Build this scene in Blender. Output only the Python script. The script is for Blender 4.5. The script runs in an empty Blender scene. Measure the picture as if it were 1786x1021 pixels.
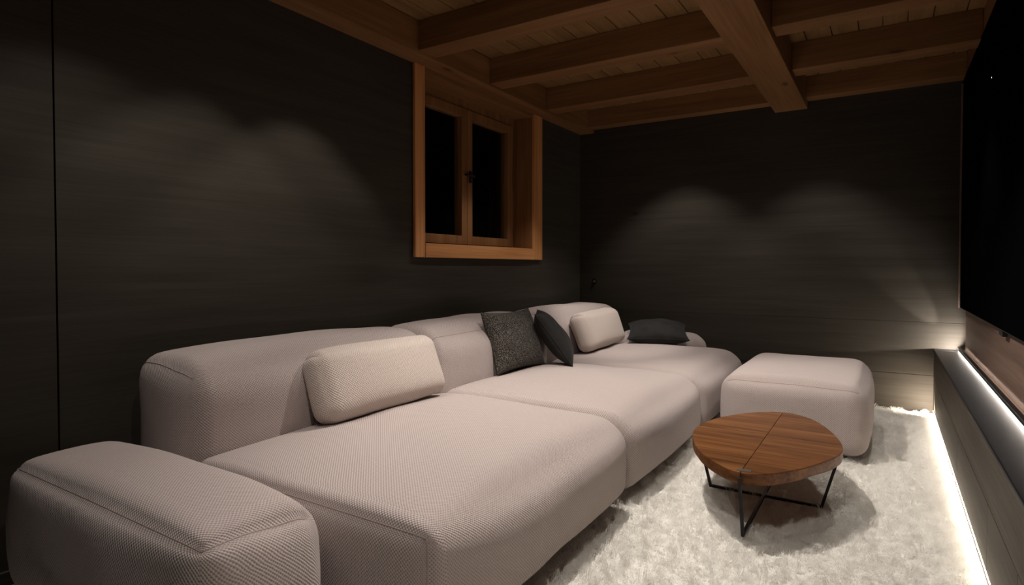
import bpy, math, random
import numpy as np
from mathutils import Vector, Matrix, Euler

random.seed(7)
rng = np.random.RandomState(7)
SC = bpy.context.scene
COL = SC.collection
R = math.radians

# ------------------------------------------------------------------ camera
cam_d = bpy.data.cameras.new('camera')
cam_d.sensor_fit = 'HORIZONTAL'
cam_d.sensor_width = 36.0
cam_d.lens = 1032.0 / 1786.0 * 36.0
cam_d.shift_y = -21.5 / 1786.0
cam_d.clip_start = 0.02
cam = bpy.data.objects.new('camera', cam_d)
COL.objects.link(cam)
cam.location = (0, 0, 1.0)
cam.rotation_euler = (R(90 - 1.23), 0, R(32.3))
SC.camera = cam

# ------------------------------------------------------------------ world, exposure
w = bpy.data.worlds.new('night')
SC.world = w
w.use_nodes = True
w.node_tree.nodes['Background'].inputs[0].default_value = (0.25, 0.35, 0.6, 1)
w.node_tree.nodes['Background'].inputs[1].default_value = 0.0
SC.view_settings.view_transform = 'Standard'
SC.view_settings.look = 'None'
SC.view_settings.exposure = 0.0
SC.view_settings.gamma = 1.0
SC.view_settings.use_curve_mapping = False

# ------------------------------------------------------------------ ceiling downlights and added fill spots
def spot(loc, target, watts, cone, blend=0.6, size=0.015, col=(1.0, 0.92, 0.85)):
    d = bpy.data.lights.new('downlight_or_fill', 'SPOT')
    d.energy = watts
    d.spot_size = R(cone)
    d.spot_blend = blend
    d.shadow_soft_size = size
    d.color = col
    o = bpy.data.objects.new('downlight_or_fill', d)
    COL.objects.link(o)
    o.location = loc
    v = Vector(target) - Vector(loc)
    o.rotation_euler = v.to_track_quat('-Z', 'Y').to_euler()
    return o

# row of wall washers along the left wall
spot((-1.90, 0.91, 2.24), (-1.90, 0.91, 0), 14, 96, 0.5)
spot((-1.95, 1.36, 2.24), (-1.95, 1.36, 0), 19, 84, 0.35)
spot((-1.95, 1.86, 2.24), (-1.95, 1.86, 0), 22, 84, 0.35)
# over the seats and the rug
spot((-1.08, 2.42, 2.24), (-0.45, 2.28, 0), 170, 102, 0.5)
spot((-0.45, 0.52, 2.24), (-0.62, 1.50, 0), 48, 98, 0.6)
# far end
spot((-1.10, 3.05, 2.24), (-1.70, 4.12, 0.5), 115, 34, 0.8)  # added narrow fill spot, brightens the far pale pillow
spot((-1.72, 3.48, 2.24), (-2.02, 3.45, 0), 26, 88, 0.4)
spot((-1.44, 4.50, 2.24), (-1.40, 4.40, 0), 34, 92, 0.5)
spot((-0.42, 4.45, 2.24), (-0.42, 4.38, 0), 28, 92, 0.5)
spot((0.05, 3.75, 2.24), (0.0, 3.60, 0), 46, 74, 0.7)  # added fill to brighten the rug right of the ottoman
# added spots without fittings, imitating the light fanning from the strip ends
spot((0.405, 4.86, 0.456), (0.24, 5.06, 0.58), 13.0, 120, 0.5, 0.006)
spot((0.41, 4.90, 0.458), (0.02, 5.06, 0.98), 13.0, 30, 0.7, 0.006)
spot((0.262, 4.80, 0.05), (0.17, 5.06, 0.08), 14.0, 130, 0.6, 0.01, (1.0, 0.86, 0.72))

# ------------------------------------------------------------------ helpers
def link(o, parent=None):
    COL.objects.link(o)
    if parent is not None:
        o.parent = parent
    return o

def tag(o, label=None, cat=None, group=None, kind=None):
    if label: o['label'] = label
    if cat: o['category'] = cat
    if group: o['group'] = group
    if kind: o['kind'] = kind
    return o

def empty(name, loc=(0, 0, 0), rz=0.0):
    o = bpy.data.objects.new(name, None)
    o.empty_display_size = 0.1
    COL.objects.link(o)
    o.location = loc
    o.rotation_euler = (0, 0, rz)
    return o

def mesh_obj(name, verts, faces, mat, parent=None, smooth=False, uvs=None):
    me = bpy.data.meshes.new(name)
    me.from_pydata([tuple(map(float, v)) for v in verts], [], faces)
    if uvs is not None:
        ul = me.uv_layers.new(name='UVMap')
        k = 0
        for p in me.polygons:
            for _ in p.loop_indices:
                ul.data[k].uv = uvs[k]
                k += 1
    me.materials.append(mat)
    if smooth:
        me.polygons.foreach_set('use_smooth', [True] * len(me.polygons))
    me.update()
    o = bpy.data.objects.new(name, me)
    return link(o, parent)

class MB:
    """collects shapes into one mesh"""
    def __init__(self):
        self.v = []; self.f = []
    def add(self, vs, fs):
        b = len(self.v)
        self.v += [tuple(p) for p in vs]
        self.f += [tuple(i + b for i in f) for f in fs]
    def box(self, x0, x1, y0, y1, z0, z1, bev=0.0):
        if bev <= 0:
            vs = [(x, y, z) for z in (z0, z1) for y in (y0, y1) for x in (x0, x1)]
            fs = [(0, 2, 3, 1), (4, 5, 7, 6), (0, 1, 5, 4), (2, 6, 7, 3), (0, 4, 6, 2), (1, 3, 7, 5)]
            self.add(vs, fs); return
        import bmesh
        bm = bmesh.new()
        bmesh.ops.create_cube(bm, size=1.0)
        for p in bm.verts:
            p.co = Vector(((x0 + x1) / 2 + p.co.x * (x1 - x0), (y0 + y1) / 2 + p.co.y * (y1 - y0), (z0 + z1) / 2 + p.co.z * (z1 - z0)))
        bmesh.ops.bevel(bm, geom=list(bm.edges), offset=bev, segments=2, affect='EDGES', profile=0.6)
        bm.verts.index_update()
        self.add([p.co[:] for p in bm.verts], [[q.index for q in f.verts] for f in bm.faces])
        bm.free()
    def tube(self, pts, r, n=8, closed=False, square=False):
        pts = [Vector(p) for p in pts]
        if square: n = 4
        rings = []
        m = len(pts)
        for i, p in enumerate(pts):
            if closed:
                t = (pts[(i + 1) % m] - pts[i - 1]).normalized()
            else:
                t = (pts[min(i + 1, m - 1)] - pts[max(i - 1, 0)]).normalized()
            a = Vector((0, 0, 1)) if abs(t.z) < 0.9 else Vector((1, 0, 0))
            s = t.cross(a).normalized(); u = s.cross(t).normalized()
            off = math.pi / 4 if square else 0
            rr = r * (1.4142 if square else 1)
            rings.append([p + s * math.cos(2 * math.pi * k / n + off) * rr + u * math.sin(2 * math.pi * k / n + off) * rr for k in range(n)])
        vs = [q for rg in rings for q in rg]
        fs = []
        last = m if closed else m - 1
        for i in range(last):
            j = (i + 1) % m
            for k in range(n):
                fs.append((i * n + k, i * n + (k + 1) % n, j * n + (k + 1) % n, j * n + k))
        if not closed:
            fs.append(tuple(range(n))[::-1]); fs.append(tuple((m - 1) * n + k for k in range(n)))
        self.add(vs, fs)
    def build(self, name, mat, parent=None, smooth=False):
        return mesh_obj(name, self.v, self.f, mat, parent, smooth)

# ------------------------------------------------------------------ materials
def newmat(name):
    m = bpy.data.materials.new(name)
    m.use_nodes = True
    nt = m.node_tree
    b = nt.nodes['Principled BSDF']
    return m, nt, b

def nd(nt, t, **kw):
    n = nt.nodes.new(t)
    for k, v in kw.items(): setattr(n, k, v)
    return n

def ramp(nt, stops):
    n = nt.nodes.new('ShaderNodeValToRGB')
    e = n.color_ramp.elements
    e[0].position, e[0].color = stops[0][0], (*stops[0][1], 1)
    e[1].position, e[1].color = stops[-1][0], (*stops[-1][1], 1)
    for p, c in stops[1:-1]:
        q = e.new(p); q.color = (*c, 1)
    return n

def math_n(nt, op, a, b=None):
    n = nd(nt, 'ShaderNodeMath', operation=op)
    for i, x in enumerate((a, b)):
        if x is None: continue
        if isinstance(x, (int, float)): n.inputs[i].default_value = x
        else: nt.links.new(x, n.inputs[i])
    return n.outputs[0]

def plain(name, col, rough=0.6, metal=0.0, spec=0.5):
    m, nt, b = newmat(name)
    b.inputs['Base Color'].default_value = (*col, 1)
    b.inputs['Roughness'].default_value = rough
    b.inputs['Metallic'].default_value = metal
    b.inputs['Specular IOR Level'].default_value = spec
    return m

def emit(name, col, s):
    m, nt, b = newmat(name)
    b.inputs['Base Color'].default_value = (0, 0, 0, 1)
    b.inputs['Emission Color'].default_value = (*col, 1)
    b.inputs['Emission Strength'].default_value = s
    return m

def wood(name, axis, dark, mid, light, grain=1.0, rough=0.55, knots=0.35, spec=0.3, bump=0.05, fine=90.0, island=False):
    """timber with the grain along one axis of the object"""
    m, nt, b = newmat(name)
    L = nt.links.new
    tc = nd(nt, 'ShaderNodeTexCoord')
    oi = nd(nt, 'ShaderNodeObjectInfo')
    add = nd(nt, 'ShaderNodeVectorMath', operation='MULTIPLY_ADD')
    comb = nd(nt, 'ShaderNodeCombineXYZ')
    rnd = oi.outputs['Random']
    if island:
        ge = nd(nt, 'ShaderNodeNewGeometry'); rnd = ge.outputs['Random Per Island']
    for i in range(3): L(rnd, comb.inputs[i])
    add.inputs[1].default_value = (13, 17, 11)
    L(comb.outputs[0], add.inputs[0]); L(tc.outputs['Object'], add.inputs[2])
    def mp(long_s, cross_s):
        n = nd(nt, 'ShaderNodeMapping')
        s = [cross_s] * 3; s['xyz'.index(axis)] = long_s
        n.inputs['Scale'].default_value = s
        L(add.outputs[0], n.inputs['Vector']); return n.outputs[0]
    n1 = nd(nt, 'ShaderNodeTexNoise'); n1.inputs['Scale'].default_value = 1; n1.inputs['Detail'].default_value = 5; n1.inputs['Distortion'].default_value = 0.6
    L(mp(0.9 * grain, 14 * grain), n1.inputs['Vector'])
    n2 = nd(nt, 'ShaderNodeTexNoise'); n2.inputs['Scale'].default_value = 1; n2.inputs['Detail'].default_value = 4
    L(mp(2.2 * grain, fine * grain), n2.inputs['Vector'])
    mix = math_n(nt, 'ADD', math_n(nt, 'MULTIPLY', n1.outputs['Fac'], 0.62), math_n(nt, 'MULTIPLY', n2.outputs['Fac'], 0.38))
    cr = ramp(nt, [(0.34, dark), (0.5, mid), (0.66, light)])
    L(mix, cr.inputs[0])
    vo = nd(nt, 'ShaderNodeTexVoronoi'); vo.inputs['Scale'].default_value = 1
    L(mp(2.2, 5.0), vo.inputs['Vector'])
    sep = nd(nt, 'ShaderNodeSeparateColor'); L(vo.outputs['Color'], sep.inputs[0])
    has = math_n(nt, 'GREATER_THAN', sep.outputs[0], 1 - knots)
    kr = ramp(nt, [(0.05, (1, 1, 1)), (0.13, (0, 0, 0))]); L(vo.outputs['Distance'], kr.inputs[0])
    kf = math_n(nt, 'MULTIPLY', math_n(nt, 'MULTIPLY', kr.outputs[0], has), 0.8)
    mx = nd(nt, 'ShaderNodeMix', data_type='RGBA')
    L(kf, mx.inputs['Factor']); L(cr.outputs[0], mx.inputs['A'])
    mx.inputs['B'].default_value = (dark[0] * 0.35, dark[1] * 0.3, dark[2] * 0.3, 1)
    L(mx.outputs['Result'], b.inputs['Base Color'])
    b.inputs['Roughness'].default_value = rough
    b.inputs['Specular IOR Level'].default_value = spec
    bp = nd(nt, 'ShaderNodeBump'); bp.inputs['Strength'].default_value = bump * 4; bp.inputs['Distance'].default_value = 0.0
    L(n2.outputs['Fac'], bp.inputs['Height']); L(bp.outputs[0], b.inputs['Normal'])
    return m

def knit(name, col, pitch=0.011, strength=0.8, vary=0.25, fuzz=0.15, dark=0.6):
    """diamond knit upholstery, woven in the panel's own flat coordinates (metres)"""
    m, nt, b = newmat(name)
    L = nt.links.new
    uv = nd(nt, 'ShaderNodeUVMap')
    mp = nd(nt, 'ShaderNodeMapping')
    k = 2 * math.pi / pitch
    mp.inputs['Scale'].default_value = (k, k, k)
    mp.inputs['Rotation'].default_value = (0, 0, 0)
    L(uv.outputs[0], mp.inputs['Vector'])
    sp = nd(nt, 'ShaderNodeSeparateXYZ'); L(mp.outputs[0], sp.inputs[0])
    h = math_n(nt, 'MULTIPLY', math_n(nt, 'SINE', sp.outputs[0]), math_n(nt, 'SINE', sp.outputs[1]))
    no = nd(nt, 'ShaderNodeTexNoise'); no.inputs['Scale'].default_value = 600; no.inputs['Detail'].default_value = 2
    L(uv.outputs[0], no.inputs['Vector'])
    hh = math_n(nt, 'ADD', math_n(nt, 'MULTIPLY', h, 0.5), math_n(nt, 'MULTIPLY', no.outputs['Fac'], 0.35))
    cr = ramp(nt, [(0.0, tuple(c * dark for c in col)), (0.45, col), (1.0, tuple(min(1, c * 1.08) for c in col))])  # weave pits painted darker, their shade put into the yarn colour
    L(math_n(nt, 'ADD', math_n(nt, 'MULTIPLY', h, vary * 2), 0.5), cr.inputs[0])
    L(cr.outputs[0], b.inputs['Base Color'])
    b.inputs['Roughness'].default_value = 0.9
    b.inputs['Specular IOR Level'].default_value = 0.15
    b.inputs['Sheen Weight'].default_value = fuzz
    b.inputs['Sheen Roughness'].default_value = 0.5
    bp = nd(nt, 'ShaderNodeBump'); bp.inputs['Strength'].default_value = strength; bp.inputs['Distance'].default_value = 0.003
    L(hh, bp.inputs['Height']); L(bp.outputs[0], b.inputs['Normal'])
    return m

def velvet(name, col, speck=0.0, speck_col=(0.5, 0.5, 0.48)):
    m, nt, b = newmat(name)
    L = nt.links.new
    tc = nd(nt, 'ShaderNodeTexCoord')
    no = nd(nt, 'ShaderNodeTexNoise'); no.inputs['Scale'].default_value = 250 if speck else 260; no.inputs['Detail'].default_value = 3
    L(tc.outputs['Object'], no.inputs['Vector'])
    big = nd(nt, 'ShaderNodeTexNoise'); big.inputs['Scale'].default_value = 14; big.inputs['Detail'].default_value = 3
    L(tc.outputs['Object'], big.inputs['Vector'])
    if speck:
        cr = ramp(nt, [(0.47, col), (0.62, speck_col)])
        L(no.outputs['Fac'], cr.inputs[0])
    else:
        cr = ramp(nt, [(0.3, tuple(c * 0.75 for c in col)), (0.7, tuple(c * 1.2 for c in col))])
        L(big.outputs['Fac'], cr.inputs[0])
    L(cr.outputs[0], b.inputs['Base Color'])
    b.inputs['Roughness'].default_value = 0.85
    b.inputs['Specular IOR Level'].default_value = 0.15
    b.inputs['Sheen Weight'].default_value = 0.08
    b.inputs['Sheen Roughness'].default_value = 0.4
    b.inputs['Sheen Tint'].default_value = (0.6, 0.58, 0.56, 1)
    bp = nd(nt, 'ShaderNodeBump'); bp.inputs['Strength'].default_value = 0.9 if speck else 0.35; bp.inputs['Distance'].default_value = 0.004
    L(no.outputs['Fac'], bp.inputs['Height']); L(bp.outputs[0], b.inputs['Normal'])
    return m

WALLC = dict(dark=(0.040, 0.0345, 0.027), mid=(0.049, 0.0425, 0.034), light=(0.058, 0.051, 0.041), spec=0.08)
M_wall_y = wood('smoked veneer along the room', 'y', grain=1.0, knots=0.12, rough=0.6, fine=130, **WALLC)
M_wall_x = wood('smoked veneer across the room', 'x', grain=1.0, knots=0.12, rough=0.6, fine=130, **WALLC)
BEAM = dict(dark=(0.16, 0.072, 0.026), mid=(0.22, 0.106, 0.041), light=(0.28, 0.145, 0.060))
M_beam_x = wood('larch beam x', 'x', knots=0.7, **BEAM)
M_beam_y = wood('larch beam y', 'y', knots=0.7, **BEAM)
M_beam_z = wood('larch board z', 'z', knots=0.25, **BEAM)
M_case = wood('larch casing', 'z', knots=0.3, dark=(0.42, 0.175, 0.062), mid=(0.58, 0.26, 0.095), light=(0.68, 0.34, 0.135))  # larch paler than the beams, lamplight put into its colour
M_case_y = wood('larch casing sill', 'y', knots=0.3, dark=(0.42, 0.175, 0.062), mid=(0.58, 0.26, 0.095), light=(0.68, 0.34, 0.135))  # sill copy carries the same lamplight in its colour
M_board = wood('larch ceiling boards', 'y', knots=0.45, dark=(0.17, 0.090, 0.034), mid=(0.23, 0.128, 0.050), light=(0.29, 0.168, 0.07))
M_panel = wood('brown panel', 'y', knots=0.05, dark=(0.145, 0.092, 0.070), mid=(0.185, 0.12, 0.092), light=(0.225, 0.15, 0.115))
M_drawer = wood('greyed oak drawers', 'y', knots=0.5, spec=0.12, dark=(0.036, 0.030, 0.023), mid=(0.058, 0.049, 0.037), light=(0.085, 0.073, 0.056))
M_table = wood('walnut table', 'x', grain=1.3, knots=0.15, rough=0.5, spec=0.22, dark=(0.060, 0.020, 0.005), mid=(0.128, 0.047, 0.012), light=(0.215, 0.090, 0.027), fine=60, island=True)
M_floor = wood('dark floor boards', 'y', knots=0.1, dark=(0.05, 0.045, 0.038), mid=(0.08, 0.07, 0.06), light=(0.11, 0.10, 0.085))
M_black = plain('black steel', (0.012, 0.012, 0.013), 0.45, 0.6)
M_dark = plain('dark gap', (0.01, 0.009, 0.008), 0.9)
M_screen = plain('black screen glass', (0.002, 0.002, 0.0025), 0.5, 0.0, 0.0)
M_bezel = plain('black bezel', (0.006, 0.006, 0.006), 0.4)
M_ledge = plain('dark leather ledge', (0.010, 0.010, 0.012), 0.40, 0.0, 0.14)
M_sofa = knit('blush beige knit', (0.47, 0.396, 0.372), pitch=0.010, strength=0.7, dark=0.5)
M_cush = knit('pale beige knit', (0.53, 0.45, 0.40), pitch=0.011, strength=0.7)
M_seam = plain('beige thread', (0.36, 0.28, 0.25), 0.9, 0, 0.1)
M_velvet = velvet('charcoal velvet', (0.019, 0.018, 0.0175))
M_boucle = velvet('charcoal boucle', (0.010, 0.0095, 0.009), 1.0, (0.17, 0.15, 0.127))
M_backing = plain('rug backing', (0.62, 0.55, 0.46), 0.95)
M_led = emit('warm light strip', (1.0, 0.90, 0.78), 110.0)
M_led_dim = emit('faint warm light strip', (1.0, 0.88, 0.76), 14.0)
M_led_low = emit('warm light strip low', (1.0, 0.87, 0.72), 27.0)
M_blue = emit('standby light', (0.55, 0.7, 1.0), 3.0)
M_steel = plain('brushed metal', (0.45, 0.40, 0.36), 0.35, 0.9)

def glass():
    m, nt, b = newmat('window glass')
    b.inputs['Base Color'].default_value = (0.9, 0.95, 0.95, 1)
    b.inputs['Roughness'].default_value = 0.02
    b.inputs['Transmission Weight'].default_value = 1.0
    b.inputs['IOR'].default_value = 1.15
    return m
M_glass = glass()

# ------------------------------------------------------------------ room
XL, XR, YB, YN, ZF, ZC = -2.412, 0.455, 5.0, -1.6, -0.035, 2.41
T = 0.35
# left wall with the window opening, panels meeting in thin shadow joints
SEAM = 0.883
wy0, wy1, wz0, wz1 = 2.755, 4.135, 1.14, 2.226
m = MB()
g = 0.003
m.box(XL - T, XL, YN, SEAM - g, ZF, 2.6)
m.box(XL - T, XL, SEAM + g, wy0, ZF, 2.6)
m.box(XL - T, XL, wy1, YB + T, ZF, 2.6)
m.box(XL - T, XL, wy0, wy1, ZF, wz0)
m.box(XL - T, XL, wy0, wy1, wz1, 2.6)
tag(m.build('wall_left', M_wall_y), kind='structure')
# back wall, wide veneer panels with hairline horizontal joints
m = MB()
zs = [ZF, 0.25, 0.62, 1.02, 1.42, 1.82, 2.6]
for a, b_ in zip(zs[:-1], zs[1:]):
    gg = 0.0012 if a == 0.25 or b_ == 0.25 else 0.0004
    m.box(XL, XR, YB, YB + T, a + gg, b_ - gg)
tag(m.build('wall_back', M_wall_x), kind='structure')
m = MB(); m.box(XR, XR + T, YN, YB + T, ZF, 2.6)
tag(m.build('wall_right', M_panel), kind='structure')
m = MB(); m.box(XL - T, XR + T, YN - 0.2, YN, ZF, 2.6)
tag(m.build('wall_near', M_wall_x), kind='structure')
m = MB(); m.box(XL - T, XR + T, YN - 0.2, YB + T, ZF - 0.2, ZF)
tag(m.build('floor', M_floor), kind='structure')
# tongue and groove ceiling boards running into the room
m = MB()
x = XL
while x < XR:
    wdt = random.choice((0.12, 0.14, 0.15))
    m.box(x + 0.003, min(x + wdt, XR + 0.05) - 0.003, YN, YB, ZC, ZC + 0.02)
    x += wdt
m.box(XL - T, XR + T, YN, YB + T, ZC + 0.019, ZC + 0.2)
tag(m.build('ceiling', M_board), kind='structure')
# skirting and a pale strip standing in for the lit corner edge
m = MB(); m.box(XL, XL + 0.014, YN, YB, ZF, 0.012, 0.002)
tag(m.build('baseboard_left', M_drawer), kind='structure')
m = MB(); m.box(0.414, 0.423, YB - 0.012, YB - 0.0005, 0.725, 2.23)
tag(m.build('lit_edge_1', M_panel), kind='structure')

# ------------------------------------------------------------------ roof timbers
def beam(name, box, mat, label, cat, group=None):
    cx, cy, cz = (box[0] + box[1]) / 2, (box[2] + box[3]) / 2, box[4]
    mm = MB(); mm.box(box[0] - cx, box[1] - cx, box[2] - cy, box[3] - cy, 0, box[5] - box[4], 0.004)
    o = mm.build(name, mat); o.location = (cx, cy, cz)
    return tag(o, label, cat, group)

BX0, BX1 = -0.742, -0.516
beam('ceiling_beam', (BX0, BX1, YN + 0.01, YB - 0.002, 2.2, ZC - 0.0005), M_beam_y, 'broad larch main beam running down the room to the back wall, lowest timber overhead', 'beam')
beam('wall_plate', (XL + 0.001, -2.272, YN + 0.01, YB - 0.002, 2.226, ZC - 0.0005), M_beam_y, 'long larch wall plate along the dark left wall above the window', 'beam')
beam('wall_plate', (0.432, XR - 0.001, YN + 0.01, YB - 0.002, 2.262, ZC - 0.0005), M_beam_y, 'larch wall plate at the upper right above the black screen', 'beam')
JW = 0.15
jn = ['nearest the camera', 'second from the camera', 'second from the back wall', 'hard against the back wall']
for k, y in enumerate((2.592, 3.318, 4.102, 4.872)):
    y1 = min(y + JW, YB - 0.002)
    zb = 2.24 if k < 3 else 2.255
    jm = beam('ceiling_joist', (-2.271, BX0 - 0.001, y, y1, zb, ZC - 0.0005), M_beam_x,
         'larch ceiling joist left of the main beam, ' + jn[k], 'joist', 'joists left of the main beam')
    beam('ceiling_joist', (BX1 + 0.001, 0.431, y, y1, zb, ZC - 0.0005), M_beam_x,
         'larch ceiling joist right of the main beam, ' + jn[k], 'joist', 'joists right of the main beam')

# ------------------------------------------------------------------ window
win = empty('window_1', (XL, 3.45, 1.06))
tag(win, 'larch framed double casement window set deep in the dark left wall', 'window', kind='structure')
def wbox(name, mat, boxes, parent=win, bev=0.003):
    mm = MB()
    for b_ in boxes:
        mm.box(b_[0] - XL, b_[1] - XL, b_[2] - 3.45, b_[3] - 3.45, b_[4] - 1.06, b_[5] - 1.06, bev)
    return mm.build(name, mat, parent)
px0, px1 = XL + 0.006, XL + 0.026
wbox('casing', M_case, [(px0, px1, 2.692, 2.782, 1.062, 2.224)])
wbox('casing', M_case, [(px0, px1, 4.102, 4.24, 1.062, 2.224)])
wbox('sill_board', M_case_y, [(px0, px1 + 0.004, 2.782, 4.102, 1.062, 1.150), (XL - 0.16, px0, 2.77, 4.12, 1.12, 1.150)])
wbox('shadow_filler', M_dark, [(XL + 0.0003, px0, 2.700, 4.232, 1.070, 2.22)][:0] + [(XL + 0.0003, px0, 2.700, 2.755, 1.070, 2.22), (XL + 0.0003, px0, 4.136, 4.232, 1.07, 2.22), (XL + 0.0003, px0, 2.755, 4.136, 1.07, 1.12)], bev=0)  # near-black filler painted in for the shade behind the casing
wbox('lining', M_beam_z, [(XL - 0.168, px0, 4.104, 4.134, 1.150, 2.2255)])
wbox('lining', M_beam_z, [(XL - 0.168, px0, 2.756, 2.786, 1.150, 2.2255)])
wbox('lining', M_beam_y, [(XL - 0.168, px0, 2.787, 4.103, 2.200, 2.2255)])
SX0, SX1 = XL - 0.235, XL - 0.17
wbox('frame', M_beam_z, [(SX0, SX1, 2.756, 2.83, 1.14, 2.2255), (SX0, SX1, 4.06, 4.134, 1.14, 2.2255), (SX0, SX1, 2.83, 4.06, 1.14, 1.165), (SX0, SX1, 2.83, 4.06, 2.14, 2.2255)])
for (a, b_) in ((2.832, 3.452), (3.456, 4.058)):
    s = 0.062
    sx0, sx1 = SX0 + 0.012, SX1 + 0.016
    sh = wbox('sash', M_beam_z, [(sx0, sx1, a, a + s, 1.166, 2.139), (sx0, sx1, b_ - s, b_, 1.166, 2.139), (sx0, sx1, a + s, b_ - s, 1.166, 1.166 + s), (sx0, sx1, a + s, b_ - s, 2.139 - s, 2.139)])
    wbox('pane', M_glass, [(sx0 + 0.025, sx0 + 0.031, a + s - 0.004, b_ - s + 0.004, 1.166 + s - 0.004, 2.139 - s + 0.004)], sh, 0)
hm = MB()
def W(x, y, z): return (x - XL, y - 3.45, z - 1.06)
hx = SX1 + 0.016
hm.box(hx - XL, hx + 0.008 - XL, 3.475 - 3.45, 3.500 - 3.45, 1.615 - 1.06, 1.70 - 1.06, 0.002)
hm.tube([W(hx + 0.006, 3.488, 1.66), W(hx + 0.035, 3.488, 1.66)], 0.008)
hm.tube([W(hx + 0.035, 3.492, 1.66), W(hx + 0.038, 3.46, 1.66), W(hx + 0.04, 3.38, 1.658)], 0.009)
tag(hm.build('handle', M_black, sh, True), 'black window handle')

# ------------------------------------------------------------------ soft shapes
def axis_pts(h, r, step, k=5):
    r = min(r, h * 0.95)
    i = h - r
    n = max(2, int(math.ceil(2 * i / step)))
    inner = list(np.linspace(-i, i, n + 1))
    arc = [i + r * math.tan(R(45) * j / k) for j in range(1, k + 1)]
    return np.array([-a for a in arc[::-1]] + inner + arc)

def puffy(name, size, rad, bulge, mat, parent, loc, seams=(), step=0.02, groove=0.006, gs=0.011,
          rfun=None, warp=None, rot=None, thread=True, wrinkle=0.0, seed=0):
    """upholstered block: rounded box with swelling faces and sewn seams.
    size full (x,y,z) about its own centre; bulge keys '+x' etc.; seams list of edge pairs such as ('+z','-y')"""
    h = np.array(size) / 2.0
    A = [axis_pts(h[i], rad[i], step) for i in range(3)]
    N = [len(a) for a in A]
    idx = {}; P = []; faces = []; uvs = []
    def vid(i, j, k):
        key = (i, j, k)
        if key not in idx:
            idx[key] = len(P); P.append((A[0][i], A[1][j], A[2][k]))
        return idx[key]
    for ax in range(3):
        o1, o2 = [(1, 2), (2, 0), (0, 1)][ax]
        for side in (0, N[ax] - 1):
            for a in range(N[o1] - 1):
                for b_ in range(N[o2] - 1):
                    q = []
                    for (da, db) in ((0, 0), (1, 0), (1, 1), (0, 1)):
                        t = [0, 0, 0]; t[ax] = side; t[o1] = a + da; t[o2] = b_ + db
                        q.append((vid(*t), (A[o1][a + da] + 3.3 * ax, A[o2][b_ + db])))
                    if side == 0: q = q[::-1]
                    faces.append(tuple(v for v, _ in q)); uvs += [u for _, u in q]
    P = np.array(P); r = np.tile(np.array(rad, float), (len(P), 1))
    if rfun is not None: r = rfun(P / h, r)
    r = np.minimum(r, h * 0.95)
    inner = h - r
    q = np.clip(P, -inner, inner)
    d = (P - q) / r
    ln = np.linalg.norm(d, axis=1, keepdims=True); n = d / np.maximum(ln, 1e-9)
    X = q + r * n
    un = np.clip(P / h, -1, 1)
    for key, val in bulge.items():
        ax = 'xyz'.index(key[1]); sg = 1 if key[0] == '+' else -1
        o1, o2 = [(1, 2), (2, 0), (0, 1)][ax]
        wgt = np.maximum(0, n[:, ax] * sg) ** 1.0 * np.clip(1 - np.abs(un[:, o1]) ** 2.4, 0, 1) ** 0.8 * np.clip(1 - np.abs(un[:, o2]) ** 2.4, 0, 1) ** 0.8
        X[:, ax] += sg * val * wgt
    if wrinkle:
        rs = np.random.RandomState(seed)
        for _ in range(10):
            kx = rs.normal(0, 9, 3); ph = rs.rand() * 6.28
            X += n * (wrinkle * 0.35 * np.sin(X @ kx + ph))[:, None]
    F4 = np.array(faces)
    ea = np.concatenate([F4[:, 0], F4[:, 1], F4[:, 2], F4[:, 3]]); eb = np.concatenate([F4[:, 1], F4[:, 2], F4[:, 3], F4[:, 0]])
    deg = np.zeros(len(X)); np.add.at(deg, ea, 1)
    for _ in range(5):                      # relax the padding
        acc = np.zeros_like(X); np.add.at(acc, ea, X[eb])
        X = 0.5 * X + 0.5 * acc / deg[:, None]
    inv = {v: k for k, v in idx.items()}
    lines = []
    for ed_a, ed_b in seams:
        def ext(i3, e):
            ax = 'xyz'.index(e[1]); return i3[ax] == (N[ax] - 1 if e[0] == '+' else 0)
        ids = [v for k3, v in idx.items() if ext(k3, ed_a) and ext(k3, ed_b)]
        free = [a for a in range(3) if a != 'xyz'.index(ed_a[1]) and a != 'xyz'.index(ed_b[1])][0]
        ids.sort(key=lambda v: inv[v][free])
        lines.append(ids)
    if lines:
        pts = []
        for ids in lines:
            c = X[ids]
            for t in np.linspace(0, 1, 4, endpoint=False):
                pts.append(c[:-1] * (1 - t) + c[1:] * t)
        pts = np.vstack(pts)
        dm = np.full(len(X), 9.0)
        for s0 in range(0, len(pts), 400):
            blk = pts[s0:s0 + 400]
            dd = np.sqrt(((X[:, None, :] - blk[None]) ** 2).sum(2)).min(1)
            dm = np.minimum(dm, dd)
        X = X - n * (groove * np.exp(-(dm / gs) ** 2))[:, None]
    if warp is not None: X = warp(X, un)
    o = mesh_obj(name, X, faces, mat, parent, True, uvs)
    o.location = loc
    if rot: o.rotation_euler = rot
    if thread and lines:
        for ids in lines:
            mm = MB()
            mm.tube([X[i] for i in ids], 0.0018, 6)
            mm.build('seam', M_seam, o, True)
    return o

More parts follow.
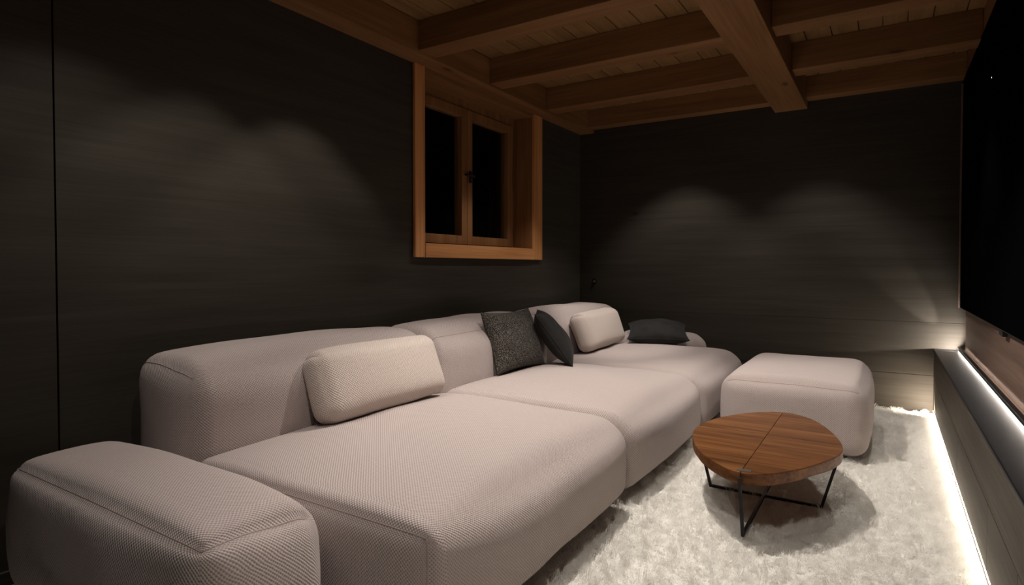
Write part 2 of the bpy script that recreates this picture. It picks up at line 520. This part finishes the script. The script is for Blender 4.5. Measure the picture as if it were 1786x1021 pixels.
def pillow(name, wd, ht, th, mat, loc, rot, seed, sag=0.09, pw=0.42, label=None, n=44):
    """knife edge cushion; x width, z height, y thickness; origin at its centre"""
    rs = np.random.RandomState(seed)
    u = np.linspace(-1, 1, n)
    u = np.sign(u) * (1 - (1 - np.abs(u)) ** 1.35)
    U, V = np.meshgrid(u, u, indexing='ij')
    e = np.clip((1 - U ** 2) * (1 - V ** 2), 0, 1)
    X = wd / 2 * U * (1 - sag * (1 - V ** 2) * np.abs(U))
    Z = ht / 2 * V * (1 - sag * (1 - U ** 2) * np.abs(V))
    w = np.zeros_like(U)
    for _ in range(9):
        kx, kz = rs.normal(0, 4.5, 2); w += np.sin(kx * U + kz * V + rs.rand() * 6.3) * 0.12
    Y = th / 2 * e ** pw * (1 + 0.16 * w)
    verts = []; faces = []; front = {}; back = {}
    for i in range(n):
        for j in range(n):
            front[i, j] = len(verts); verts.append((X[i, j], -Y[i, j], Z[i, j]))
    for i in range(n):
        for j in range(n):
            if i in (0, n - 1) or j in (0, n - 1): back[i, j] = front[i, j]
            else:
                back[i, j] = len(verts); verts.append((X[i, j], Y[i, j] * 0.95, Z[i, j]))
    for i in range(n - 1):
        for j in range(n - 1):
            faces.append((front[i, j], front[i + 1, j], front[i + 1, j + 1], front[i, j + 1]))
            faces.append((back[i, j], back[i, j + 1], back[i + 1, j + 1], back[i + 1, j]))
    uvs = [(verts[v][0], verts[v][2]) for f in faces for v in f]
    o = mesh_obj(name, verts, faces, mat, None, True, uvs)
    o.location = loc; o.rotation_mode = 'XYZ'; o.rotation_euler = rot
    ring = [front[i, 0] for i in range(n)] + [front[n - 1, j] for j in range(1, n)] + [front[i, n - 1] for i in range(n - 2, -1, -1)] + [front[0, j] for j in range(n - 2, 0, -1)]
    mm = MB(); mm.tube([verts[v] for v in ring], 0.0035, 6, closed=True)
    mm.build('piping', mat, o, True)
    return o

# ------------------------------------------------------------------ sectional sofa
ZB = 0.03       # underside of the upholstery
sofa = empty('sectional_sofa', (-1.6, 2.9, 0.0))
tag(sofa, 'long blush beige knit sectional sofa along the dark left wall', 'sofa')
def S(x, y, z): return (x + 1.6, y - 2.9, z)

def end_crisp(sharp, y_ends=('-',), big=None):
    def f(un, r):
        t = np.zeros(len(un))
        if '-' in y_ends: t = np.maximum(t, np.clip((-un[:, 1] - 0.3) / 0.7, 0, 1))
        if '+' in y_ends: t = np.maximum(t, np.clip((un[:, 1] - 0.55) / 0.45, 0, 1))
        t = t * t * (3 - 2 * t)
        r = r.copy()
        r[:, 0] = r[:, 0] * (1 - t) + sharp * t
        r[:, 2] = r[:, 2] * (1 - t) + sharp * t
        return r
    return f

def seat_r(sharp, ends, front=0.13, back=0.05):
    base = end_crisp(sharp, ends)
    def f(un, r):
        r = r.copy()
        fr = np.clip((un[:, 0] + 0.3) / 0.6, 0, 1)
        r[:, 0] = back * (1 - fr) + front * fr
        r[:, 2] = np.where(un[:, 2] < 0, 0.06, back * (1 - fr) + front * 0.85 * fr)
        return base(un, r)
    return f

def block(x0, x1, y0, y1, z0, z1): return ((x1 - x0, y1 - y0, z1 - z0), S((x0 + x1) / 2, (y0 + y1) / 2, (z0 + z1) / 2))

# three seats, front to the right
sz, lc = block(-1.93, -0.897, 1.06, 2.335, ZB, 0.372)
puffy('seat', sz, (0.12, 0.05, 0.10), {'+z': 0.055, '+x': 0.035, '-y': 0.012, '+y': 0.0}, M_sofa, sofa, lc,
      seams=[('+z', '-y'), ('+x', '-y')], rfun=seat_r(0.045, ('-',)), wrinkle=0.003, seed=1)
sz, lc = block(-1.93, -0.895, 2.34, 3.462, ZB, 0.372)
puffy('seat', sz, (0.12, 0.06, 0.10), {'+z': 0.05, '+x': 0.035}, M_sofa, sofa, lc, rfun=seat_r(0.09, ()), wrinkle=0.003, seed=2)
sz, lc = block(-1.93, -0.895, 3.467, 4.70, ZB, 0.372)
puffy('seat', sz, (0.12, 0.09, 0.10), {'+z': 0.05, '+x': 0.025}, M_sofa, sofa, lc, rfun=seat_r(0.09, ()), wrinkle=0.003, seed=3)

def back_r(un, r):
    r = r.copy()
    fr = np.clip((un[:, 0] + 0.2) / 0.5, 0, 1)
    r[:, 0] = 0.07 * (1 - fr) + 0.15 * fr
    r[:, 2] = np.where(un[:, 2] < 0, 0.05, 0.07 * (1 - fr) + 0.14 * fr)
    return r
for (y0, y1, sd, sm) in ((1.07, 2.285, 4, [('+z', '-y')]), (2.292, 3.50, 5, [('+z', '+x'), ('+z', '-y')]), (3.507, 4.76, 6, [('+z', '+y')])):
    sz, lc = block(-2.30, -1.90, y0, y1, ZB, 0.685)
    puffy('backrest', sz, (0.12, 0.07, 0.12), {'+z': 0.03, '+x': 0.035, '-y': 0.02, '+y': 0.004}, M_sofa, sofa, lc, seams=sm, rfun=back_r, wrinkle=0.003, seed=sd, groove=0.0025)

# low bolster along the back wall
sz, lc = block(-1.95, -1.235, 4.71, 4.96, ZB, 0.455)
puffy('bolster', sz, (0.10, 0.09, 0.09), {'+z': 0.02, '+x': 0.02}, M_sofa, sofa, lc, wrinkle=0.002, seed=8)

# near armrest
sz, lc = block(-2.20, -1.175, 0.662, 1.01, ZB, 0.430)
def arm_r(un, r):
    r = r.copy()
    near = np.clip((-un[:, 1] + 0.2) / 0.5, 0, 1)
    rr = 0.11 * (1 - near) + 0.045 * near
    lo = un[:, 2] < 0
    r[:, 1] = np.where(lo, 0.09, rr); r[:, 2] = np.where(lo, 0.09, rr)
    left = np.clip((-un[:, 0] - 0.5) / 0.4, 0, 1)
    r[:, 0] = 0.06 * (1 - left) + 0.10 * left
    return r
puffy('armrest', sz, (0.08, 0.08, 0.08), {'+z': 0.04, '-y': 0.03, '+x': 0.03, '-x': 0.03, '+y': 0.01}, M_sofa, sofa, lc,
      seams=[('+z', '-y'), ('+z', '+x')], rfun=arm_r, wrinkle=0.004, seed=9, groove=0.010, gs=0.010)
# feet
for (fx, fy) in ((-1.0, 1.2), (-1.0, 2.2), (-1.0, 3.3), (-1.0, 4.5), (-2.15, 1.2), (-2.15, 4.6), (-1.3, 0.85), (-2.15, 0.85), (-1.75, 4.85)):
    mm = MB(); c = S(fx, fy, 0)
    zb = 0.001
    mm.tube([(c[0], c[1], zb), (c[0], c[1], ZB + 0.02)], 0.022, 14)
    tag(mm.build('foot', M_black, sofa, False), 'black foot')

# ottoman
ott = empty('ottoman', (-0.43, 3.95, 0.0))
tag(ott, 'square blush beige knit ottoman standing on the rug beyond the coffee table', 'ottoman')
def ott_r(un, r):
    r = r.copy(); r[:, 2] = np.where(un[:, 2] < 0, 0.05, 0.09); return r
puffy('cushion', (0.72, 1.02, 0.375), (0.09, 0.08, 0.09), {'+z': 0.035, '-y': 0.02, '+x': 0.025, '-x': 0.02, '+y': 0.02}, M_sofa, ott, (0, 0, 0.2125),
      seams=[('+z', '-y')], rfun=ott_r, wrinkle=0.004, seed=11, groove=0.003)
for sx in (-0.25, 0.25):
    for sy in (-0.4, 0.4):
        mm = MB(); mm.tube([(sx, sy, 0.001), (sx, sy, 0.05)], 0.02, 14)
        tag(mm.build('foot', M_black, ott), 'black foot')

# ------------------------------------------------------------------ cushions on the sofa
def lumbar(loc, rot, seed, label):
    o = puffy('lumbar_pillow', (0.70, 0.125, 0.275), (0.055, 0.05, 0.05), {'+y': 0.02, '-y': 0.025, '+z': 0.012, '-z': 0.004, '+x': 0.008, '-x': 0.008}, M_cush, None, loc,
              seams=[('+x', '+z'), ('-x', '+z')], rot=rot, wrinkle=0.004, seed=seed, step=0.014, groove=0.005)
    return tag(o, label, 'pillow', 'long pale knit pillows')
# local -y faces the room; turned so -y looks towards +x
lumbar((-1.815, 1.825, 0.542), (R(-22), 0, R(90)), 21, 'long pale beige knit pillow leaning on the nearest backrest of the sofa')
lumbar((-1.80, 4.06, 0.542), (R(-20), 0, R(92)), 22, 'long pale ribbed pillow at the far end of the sofa, between dark pillows')
p1 = pillow('throw_pillow', 0.47, 0.36, 0.16, M_boucle, (-1.86, 2.965, 0.572), (R(-20), 0, R(86)), 31)
tag(p1, 'square speckled charcoal boucle pillow leaning on the middle backrest', 'pillow')
p2 = pillow('throw_pillow', 0.40, 0.38, 0.15, M_velvet, (-1.765, 3.285, 0.565), (R(-36), 0, R(118)), 32)
tag(p2, 'dark velvet pillow seen edge on, tilted beside the speckled pillow', 'pillow')
p3 = pillow('throw_pillow', 0.46, 0.42, 0.18, M_velvet, (-1.53, 4.58, 0.49), (R(-79), 0, R(20)), 33, sag=0.09)
tag(p3, 'dark velvet pillow lying back at the far right end of the sofa', 'pillow')

# ------------------------------------------------------------------ coffee table
TZ0, TZ1 = 0.213, 0.260
tc_x, tc_y = -0.437, 2.72
tab = empty('coffee_table', (tc_x, tc_y, 0.0))
tag(tab, 'low walnut coffee table with a rounded slab top and black rod base on the rug', 'table')
outline = [(-.700, 2.57), (-.742, 2.76), (-.686, 3.035), (-.515, 3.26), (-.365, 3.285), (-.238, 3.12), (-.158, 2.875), (-.136, 2.71), (-.167, 2.585), (-.251, 2.395), (-.355, 2.262), (-.440, 2.226), (-.534, 2.293), (-.625, 2.40)]
def spline(pts, k=10):
    n = len(pts); out = []
    for i in range(n):
        p0, p1_, p2_, p3_ = [np.array(pts[(i + d) % n]) for d in (-1, 0, 1, 2)]
        for t in np.linspace(0, 1, k, endpoint=False):
            out.append(0.5 * (2 * p1_ + (p2_ - p0) * t + (2 * p0 - 5 * p1_ + 4 * p2_ - p3_) * t * t + (3 * p1_ - p0 - 3 * p2_ + p3_) * t ** 3))
    return out
op = spline(outline)
# smooth the outline a little
arr = np.array(op)
for _ in range(30): arr = 0.5 * arr + 0.25 * (np.roll(arr, 1, 0) + np.roll(arr, -1, 0))
op = [tuple(p) for p in arr]
def clip(poly, ax, val, keep):
    out = []
    for i in range(len(poly)):
        a, b_ = poly[i], poly[(i + 1) % len(poly)]
        ina = (a[ax] - val) * keep >= 0; inb = (b_[ax] - val) * keep >= 0
        if ina: out.append(a)
        if ina != inb:
            t = (val - a[ax]) / (b_[ax] - a[ax]); out.append(tuple(a[k] + (b_[k] - a[k]) * t for k in (0, 1)))
    return out
mm = MB()
sx_, sy_ = -0.437, 2.80
for kx in (-1, 1):
    for ky in (-1, 1):
        pl = clip(clip(op, 0, sx_ + 0.0007 * kx, kx), 1, sy_ + 0.0007 * ky, ky)
        c = np.mean(pl, 0)
        def ins(d):
            res = []
            for p in pl:
                q = np.array(p)
                onseam = abs(q[0] - sx_) < 0.002 or abs(q[1] - sy_) < 0.002
                dd = min(d, 0.0012) if onseam else d
                v = np.array([c[0], c[1]]) - q
                res.append(q + v / np.linalg.norm(v) * dd)
            return res
        rings = [(ins(0.02), TZ0), (ins(0.004), TZ0 + 0.005), (ins(0), TZ0 + 0.014), (ins(0), TZ1 - 0.004), (ins(0.0015), TZ1 - 0.001), (ins(0.005), TZ1)]
        n = len(pl); vs = []; fs = []
        for rg, z in rings: vs += [(p[0] - tc_x, p[1] - tc_y, z) for p in rg]
        for i in range(len(rings) - 1):
            for k in range(n):
                fs.append((i * n + k, i * n + (k + 1) % n, (i + 1) * n + (k + 1) % n, (i + 1) * n + k))
        fs.append(tuple(range(n))[::-1]); fs.append(tuple((len(rings) - 1) * n + k for k in range(n)))
        mm.add(vs, fs)
top = mm.build('tabletop', M_table, tab)
mm = MB(); mm.box(-0.016, 0.032, 2.250 - tc_y, 2.275 - tc_y, TZ1 - 0.002, TZ1 + 0.0012, 0.0005)
mm.build('notch_inlay', M_floor, top)  # dark inlay stands in for the open notch at the front leg
fx0, fx1, fy0, fy1 = -0.655, -0.212, 2.262, 3.17
cx_, cy_ = -0.432, 2.705
rr = 0.0055
def tb(pts): return [(p[0] - tc_x, p[1] - tc_y, p[2]) for p in pts]
for pts in ([(fx0, cy_, 0.021), (-0.705, cy_, TZ0 + 0.004)], [(fx1, cy_, 0.021), (-0.158, cy_, TZ0 + 0.004)],
            [(cx_, fy0, 0.021), (-0.437, 2.221, TZ0 + 0.03)], [(cx_, fy1, 0.021), (-0.437, 3.24, TZ0 + 0.004)]):
    mm = MB(); mm.tube(tb(pts), rr, square=True); tag(mm.build('leg', M_black, tab), 'black square rod leg')
for pts in ([(fx0 - 0.004, cy_, 0.021), (fx1 + 0.004, cy_, 0.021)], [(cx_, fy0 - 0.004, 0.0215), (cx_, fy1 + 0.004, 0.0215)]):
    mm = MB(); mm.tube(tb(pts), rr, square=True); tag(mm.build('crossbar', M_black, tab), 'black crossbar')

# ------------------------------------------------------------------ low console along the right wall
CX0 = 0.285; CY0, CY1 = 1.0, 4.995
con = empty('console_cabinet', (0.36, 3.0, 0.0))
tag(con, 'long low greyed oak drawer console with a dark leather ledge along the right wall', 'cabinet')
def cb(name, mat, b_, bev=0.002, parent=con):
    mm = MB(); mm.box(b_[0] - 0.36, b_[1] - 0.36, b_[2] - 3.0, b_[3] - 3.0, b_[4], b_[5], bev)
    return mm.build(name, mat, parent)
cb('carcass', M_dark, (CX0 + 0.0205, XR - 0.001, CY0, CY1, 0.05, 0.415), 0)
cb('plinth', M_dark, (CX0 + 0.06, XR - 0.001, CY0, CY1, ZF, 0.05), 0)
ys = [CY0, 1.9, 2.42, 3.35, 4.25, CY1]
for a, b_ in zip(ys[:-1], ys[1:]):
    cb('drawer_front', M_drawer, (CX0, CX0 + 0.02, a + 0.0012, b_ - 0.0012, 0.013, 0.2365))
cb('top_panel', M_drawer, (CX0, CX0 + 0.02, CY0, CY1, 0.2395, 0.422))
tag(cb('ledge', M_ledge, (CX0 - 0.004, 0.418, CY0, CY1, 0.422, 0.441), 0.004), 'dark leather ledge')
tag(cb('back_ledge', M_panel, (0.428, XR - 0.001, CY0, CY1, 0.418, 0.443), 0.001), 'brown strip against the wall')
tag(cb('light_strip', M_led, (0.4200, 0.4218, CY0, CY1 - 0.01, 0.4550, 0.4585), 0), 'glowing light strip on the ledge')
tag(cb('light_strip', M_led_dim, (0.4240, 0.4258, CY0, CY1 - 0.01, 0.4550, 0.4585), 0), 'fainter light strip facing the wall')
cb('light_profile', M_black, (0.4220, 0.4238, CY0, CY1 - 0.008, 0.436, 0.4600), 0)
cb('light_cap', M_black, (0.4145, 0.4315, CY0, CY1 - 0.008, 0.4595, 0.4608), 0.0003)
tag(cb('light_strip', M_led_low, (CX0 + 0.0005, CX0 + 0.008, CY0, CY1 - 0.004, 0.003, 0.012), 0), 'glowing light strip under the drawers')

# ------------------------------------------------------------------ big black screen
tv = empty('television', (0.44, 3.63, 0.725))
tag(tv, 'huge black screen mounted on the right wall above the console', 'television')
def tvb(name, mat, b_, bev=0.002):
    mm = MB(); mm.box(b_[0] - 0.44, b_[1] - 0.44, b_[2] - 3.63, b_[3] - 3.63, b_[4] - 0.725, b_[5] - 0.725, bev)
    return mm.build(name, mat, tv)
tvb('housing', M_bezel, (0.424, XR - 0.001, 2.3, 4.955, 0.727, 2.255))
tvb('screen', M_screen, (0.4215, 0.4238, 2.306, 4.949, 0.733, 2.249), 0.0005)
tvb('sensor', M_bezel, (0.428, 0.446, 3.29, 3.39, 0.700, 0.727), 0.002)
mm = MB(); mm.box(-0.0190, -0.0184, 3.68 - 3.63 - 0.003, 3.68 - 3.63 + 0.003, 1.92 - 0.725 - 0.003, 1.92 - 0.725 + 0.003)
tag(mm.build('standby_light', M_blue, tv), 'tiny bluish point of light')

# small round wall knob on the back wall
kn = empty('wall_fitting', (-2.263, YB, 0.873))
tag(kn, 'tiny round metal fitting on the dark back wall in the left corner', 'fitting')
mm = MB()
mm.tube([(0, -0.0005, 0), (0, -0.006, 0)], 0.022, 24); mm.build('rosette', M_black, kn, False)
mm = MB(); mm.tube([(0.004, -0.006, 0.0), (0.004, -0.018, 0.0), (0.004, -0.024, 0)], 0.011, 20); mm.build('button', M_steel, kn, False)

# ------------------------------------------------------------------ shaggy rug
RX0, RX1, RY0, RY1 = -2.2, 0.2835, 0.35, 4.975
nx, ny = 414, 774
gx = np.linspace(RX0, RX1, nx); gy = np.linspace(RY0, RY1, ny)
GX, GY = np.meshgrid(gx, gy, indexing='ij')
def tufts(wl, spread, aniso=1.0):
    """band limited bumps of about the given width in metres"""
    f = np.fft.fft2(rng.normal(0, 1, (nx, ny)))
    kx = np.fft.fftfreq(nx, gx[1] - gx[0])[:, None]; ky = np.fft.fftfreq(ny, gy[1] - gy[0])[None, :]
    k = np.sqrt((kx * aniso) ** 2 + ky ** 2)
    r_ = np.real(np.fft.ifft2(f * np.exp(-((k - 1 / wl) / (spread / wl)) ** 2)))
    return r_ / r_.std()
Zr = -0.006 + 0.0028 * tufts(0.055, 0.5, 1.6) + 0.0018 * tufts(0.022, 0.45, 1.3) + 0.0016 * tufts(0.16, 0.6)
flat = np.clip((RX1 - GX) / 0.10, 0, 1) ** 0.7
Zr = -0.008 + (Zr + 0.008) * (0.15 + 0.85 * flat)
vs = [(GX[i, j], GY[i, j], Zr[i, j]) for i in range(nx) for j in range(ny)]
fs = [(i * ny + j, (i + 1) * ny + j, (i + 1) * ny + j + 1, i * ny + j + 1) for i in range(nx - 1) for j in range(ny - 1)]
b0 = len(vs)
# thin edge down to the floor
for i in range(nx):
    vs.append((GX[i, 0], GY[i, 0], ZF + 0.0005)); vs.append((GX[i, -1], GY[i, -1], ZF + 0.0005))
for i in range(nx - 1):
    fs.append((i * ny, b0 + 2 * i, b0 + 2 * i + 2, (i + 1) * ny))
    fs.append((i * ny + ny - 1, (i + 1) * ny + ny - 1, b0 + 2 * i + 3, b0 + 2 * i + 1))
b1 = len(vs)
for j in range(ny):
    vs.append((GX[0, j], GY[0, j], ZF + 0.0005)); vs.append((GX[-1, j], GY[-1, j], ZF + 0.0005))
for j in range(ny - 1):
    fs.append((j, j + 1, b1 + 2 * j + 2, b1 + 2 * j))
    fs.append(((nx - 1) * ny + j, b1 + 2 * j + 1, b1 + 2 * j + 3, (nx - 1) * ny + j + 1))
def pile_base():
    m, nt, b = newmat('cream wool')
    L = nt.links.new
    tc = nd(nt, 'ShaderNodeTexCoord')
    no = nd(nt, 'ShaderNodeTexNoise'); no.inputs['Scale'].default_value = 230; no.inputs['Detail'].default_value = 4
    L(tc.outputs['Object'], no.inputs['Vector'])
    cr = ramp(nt, [(0.3, (0.76, 0.73, 0.66)), (0.7, (0.90, 0.885, 0.84))])
    L(no.outputs['Fac'], cr.inputs[0]); L(cr.outputs[0], b.inputs['Base Color'])
    b.inputs['Roughness'].default_value = 0.95
    b.inputs['Specular IOR Level'].default_value = 0.05
    bp = nd(nt, 'ShaderNodeBump'); bp.inputs['Strength'].default_value = 0.7; bp.inputs['Distance'].default_value = 0.006
    L(no.outputs['Fac'], bp.inputs['Height']); L(bp.outputs[0], b.inputs['Normal'])
    return m
rug = mesh_obj('shag_rug', vs, fs, pile_base(), None, True)
tag(rug, 'cream shag rug on the floor between the sofa and the console', 'rug')

def pile_mat():
    m, nt, b = newmat('cream wool pile')
    L = nt.links.new
    hi = nd(nt, 'ShaderNodeHairInfo')
    cr = ramp(nt, [(0.0, (0.84, 0.81, 0.74)), (0.5, (0.90, 0.88, 0.83)), (1.0, (0.93, 0.92, 0.89))])
    L(hi.outputs['Random'], cr.inputs[0]); L(cr.outputs[0], b.inputs['Base Color'])
    b.inputs['Roughness'].default_value = 0.9
    b.inputs['Specular IOR Level'].default_value = 0.1
    return m
rug.data.materials.append(pile_mat())
rug.modifiers.new('pile', 'PARTICLE_SYSTEM')
ps = rug.particle_systems[0]
st = ps.settings
st.type = 'HAIR'
st.count = 16000
st.hair_step = 3
st.hair_length = 0.009
vg = rug.vertex_groups.new(name='pile')
gxx = GX.ravel(); gyy = GY.ravel()
vg.add([int(i) for i in np.nonzero((gxx > -1.15) & (gxx < 0.245) & (gyy < 4.945))[0]], 1.0, 'REPLACE')
ps.vertex_group_density = 'pile'
st.emit_from = 'FACE'
st.use_emit_random = True
st.material = 2
st.child_type = 'INTERPOLATED'
st.child_percent = 13
st.rendered_child_count = 13
st.clump_factor = 0.12
st.clump_shape = 0.1
st.roughness_1 = 0.006
st.roughness_1_size = 0.05
st.roughness_2 = 0.006
st.roughness_endpoint = 0.004
st.brownian_factor = 0.006
st.normal_factor = 0.004
st.tangent_factor = 0.006
st.tangent_phase = 0.2
st.factor_random = 0.006
st.root_radius = 0.9
st.tip_radius = 0.35
st.radius_scale = 0.0010
st.use_close_tip = False
st.display_step = 2
st.render_step = 3
ps.seed = 3
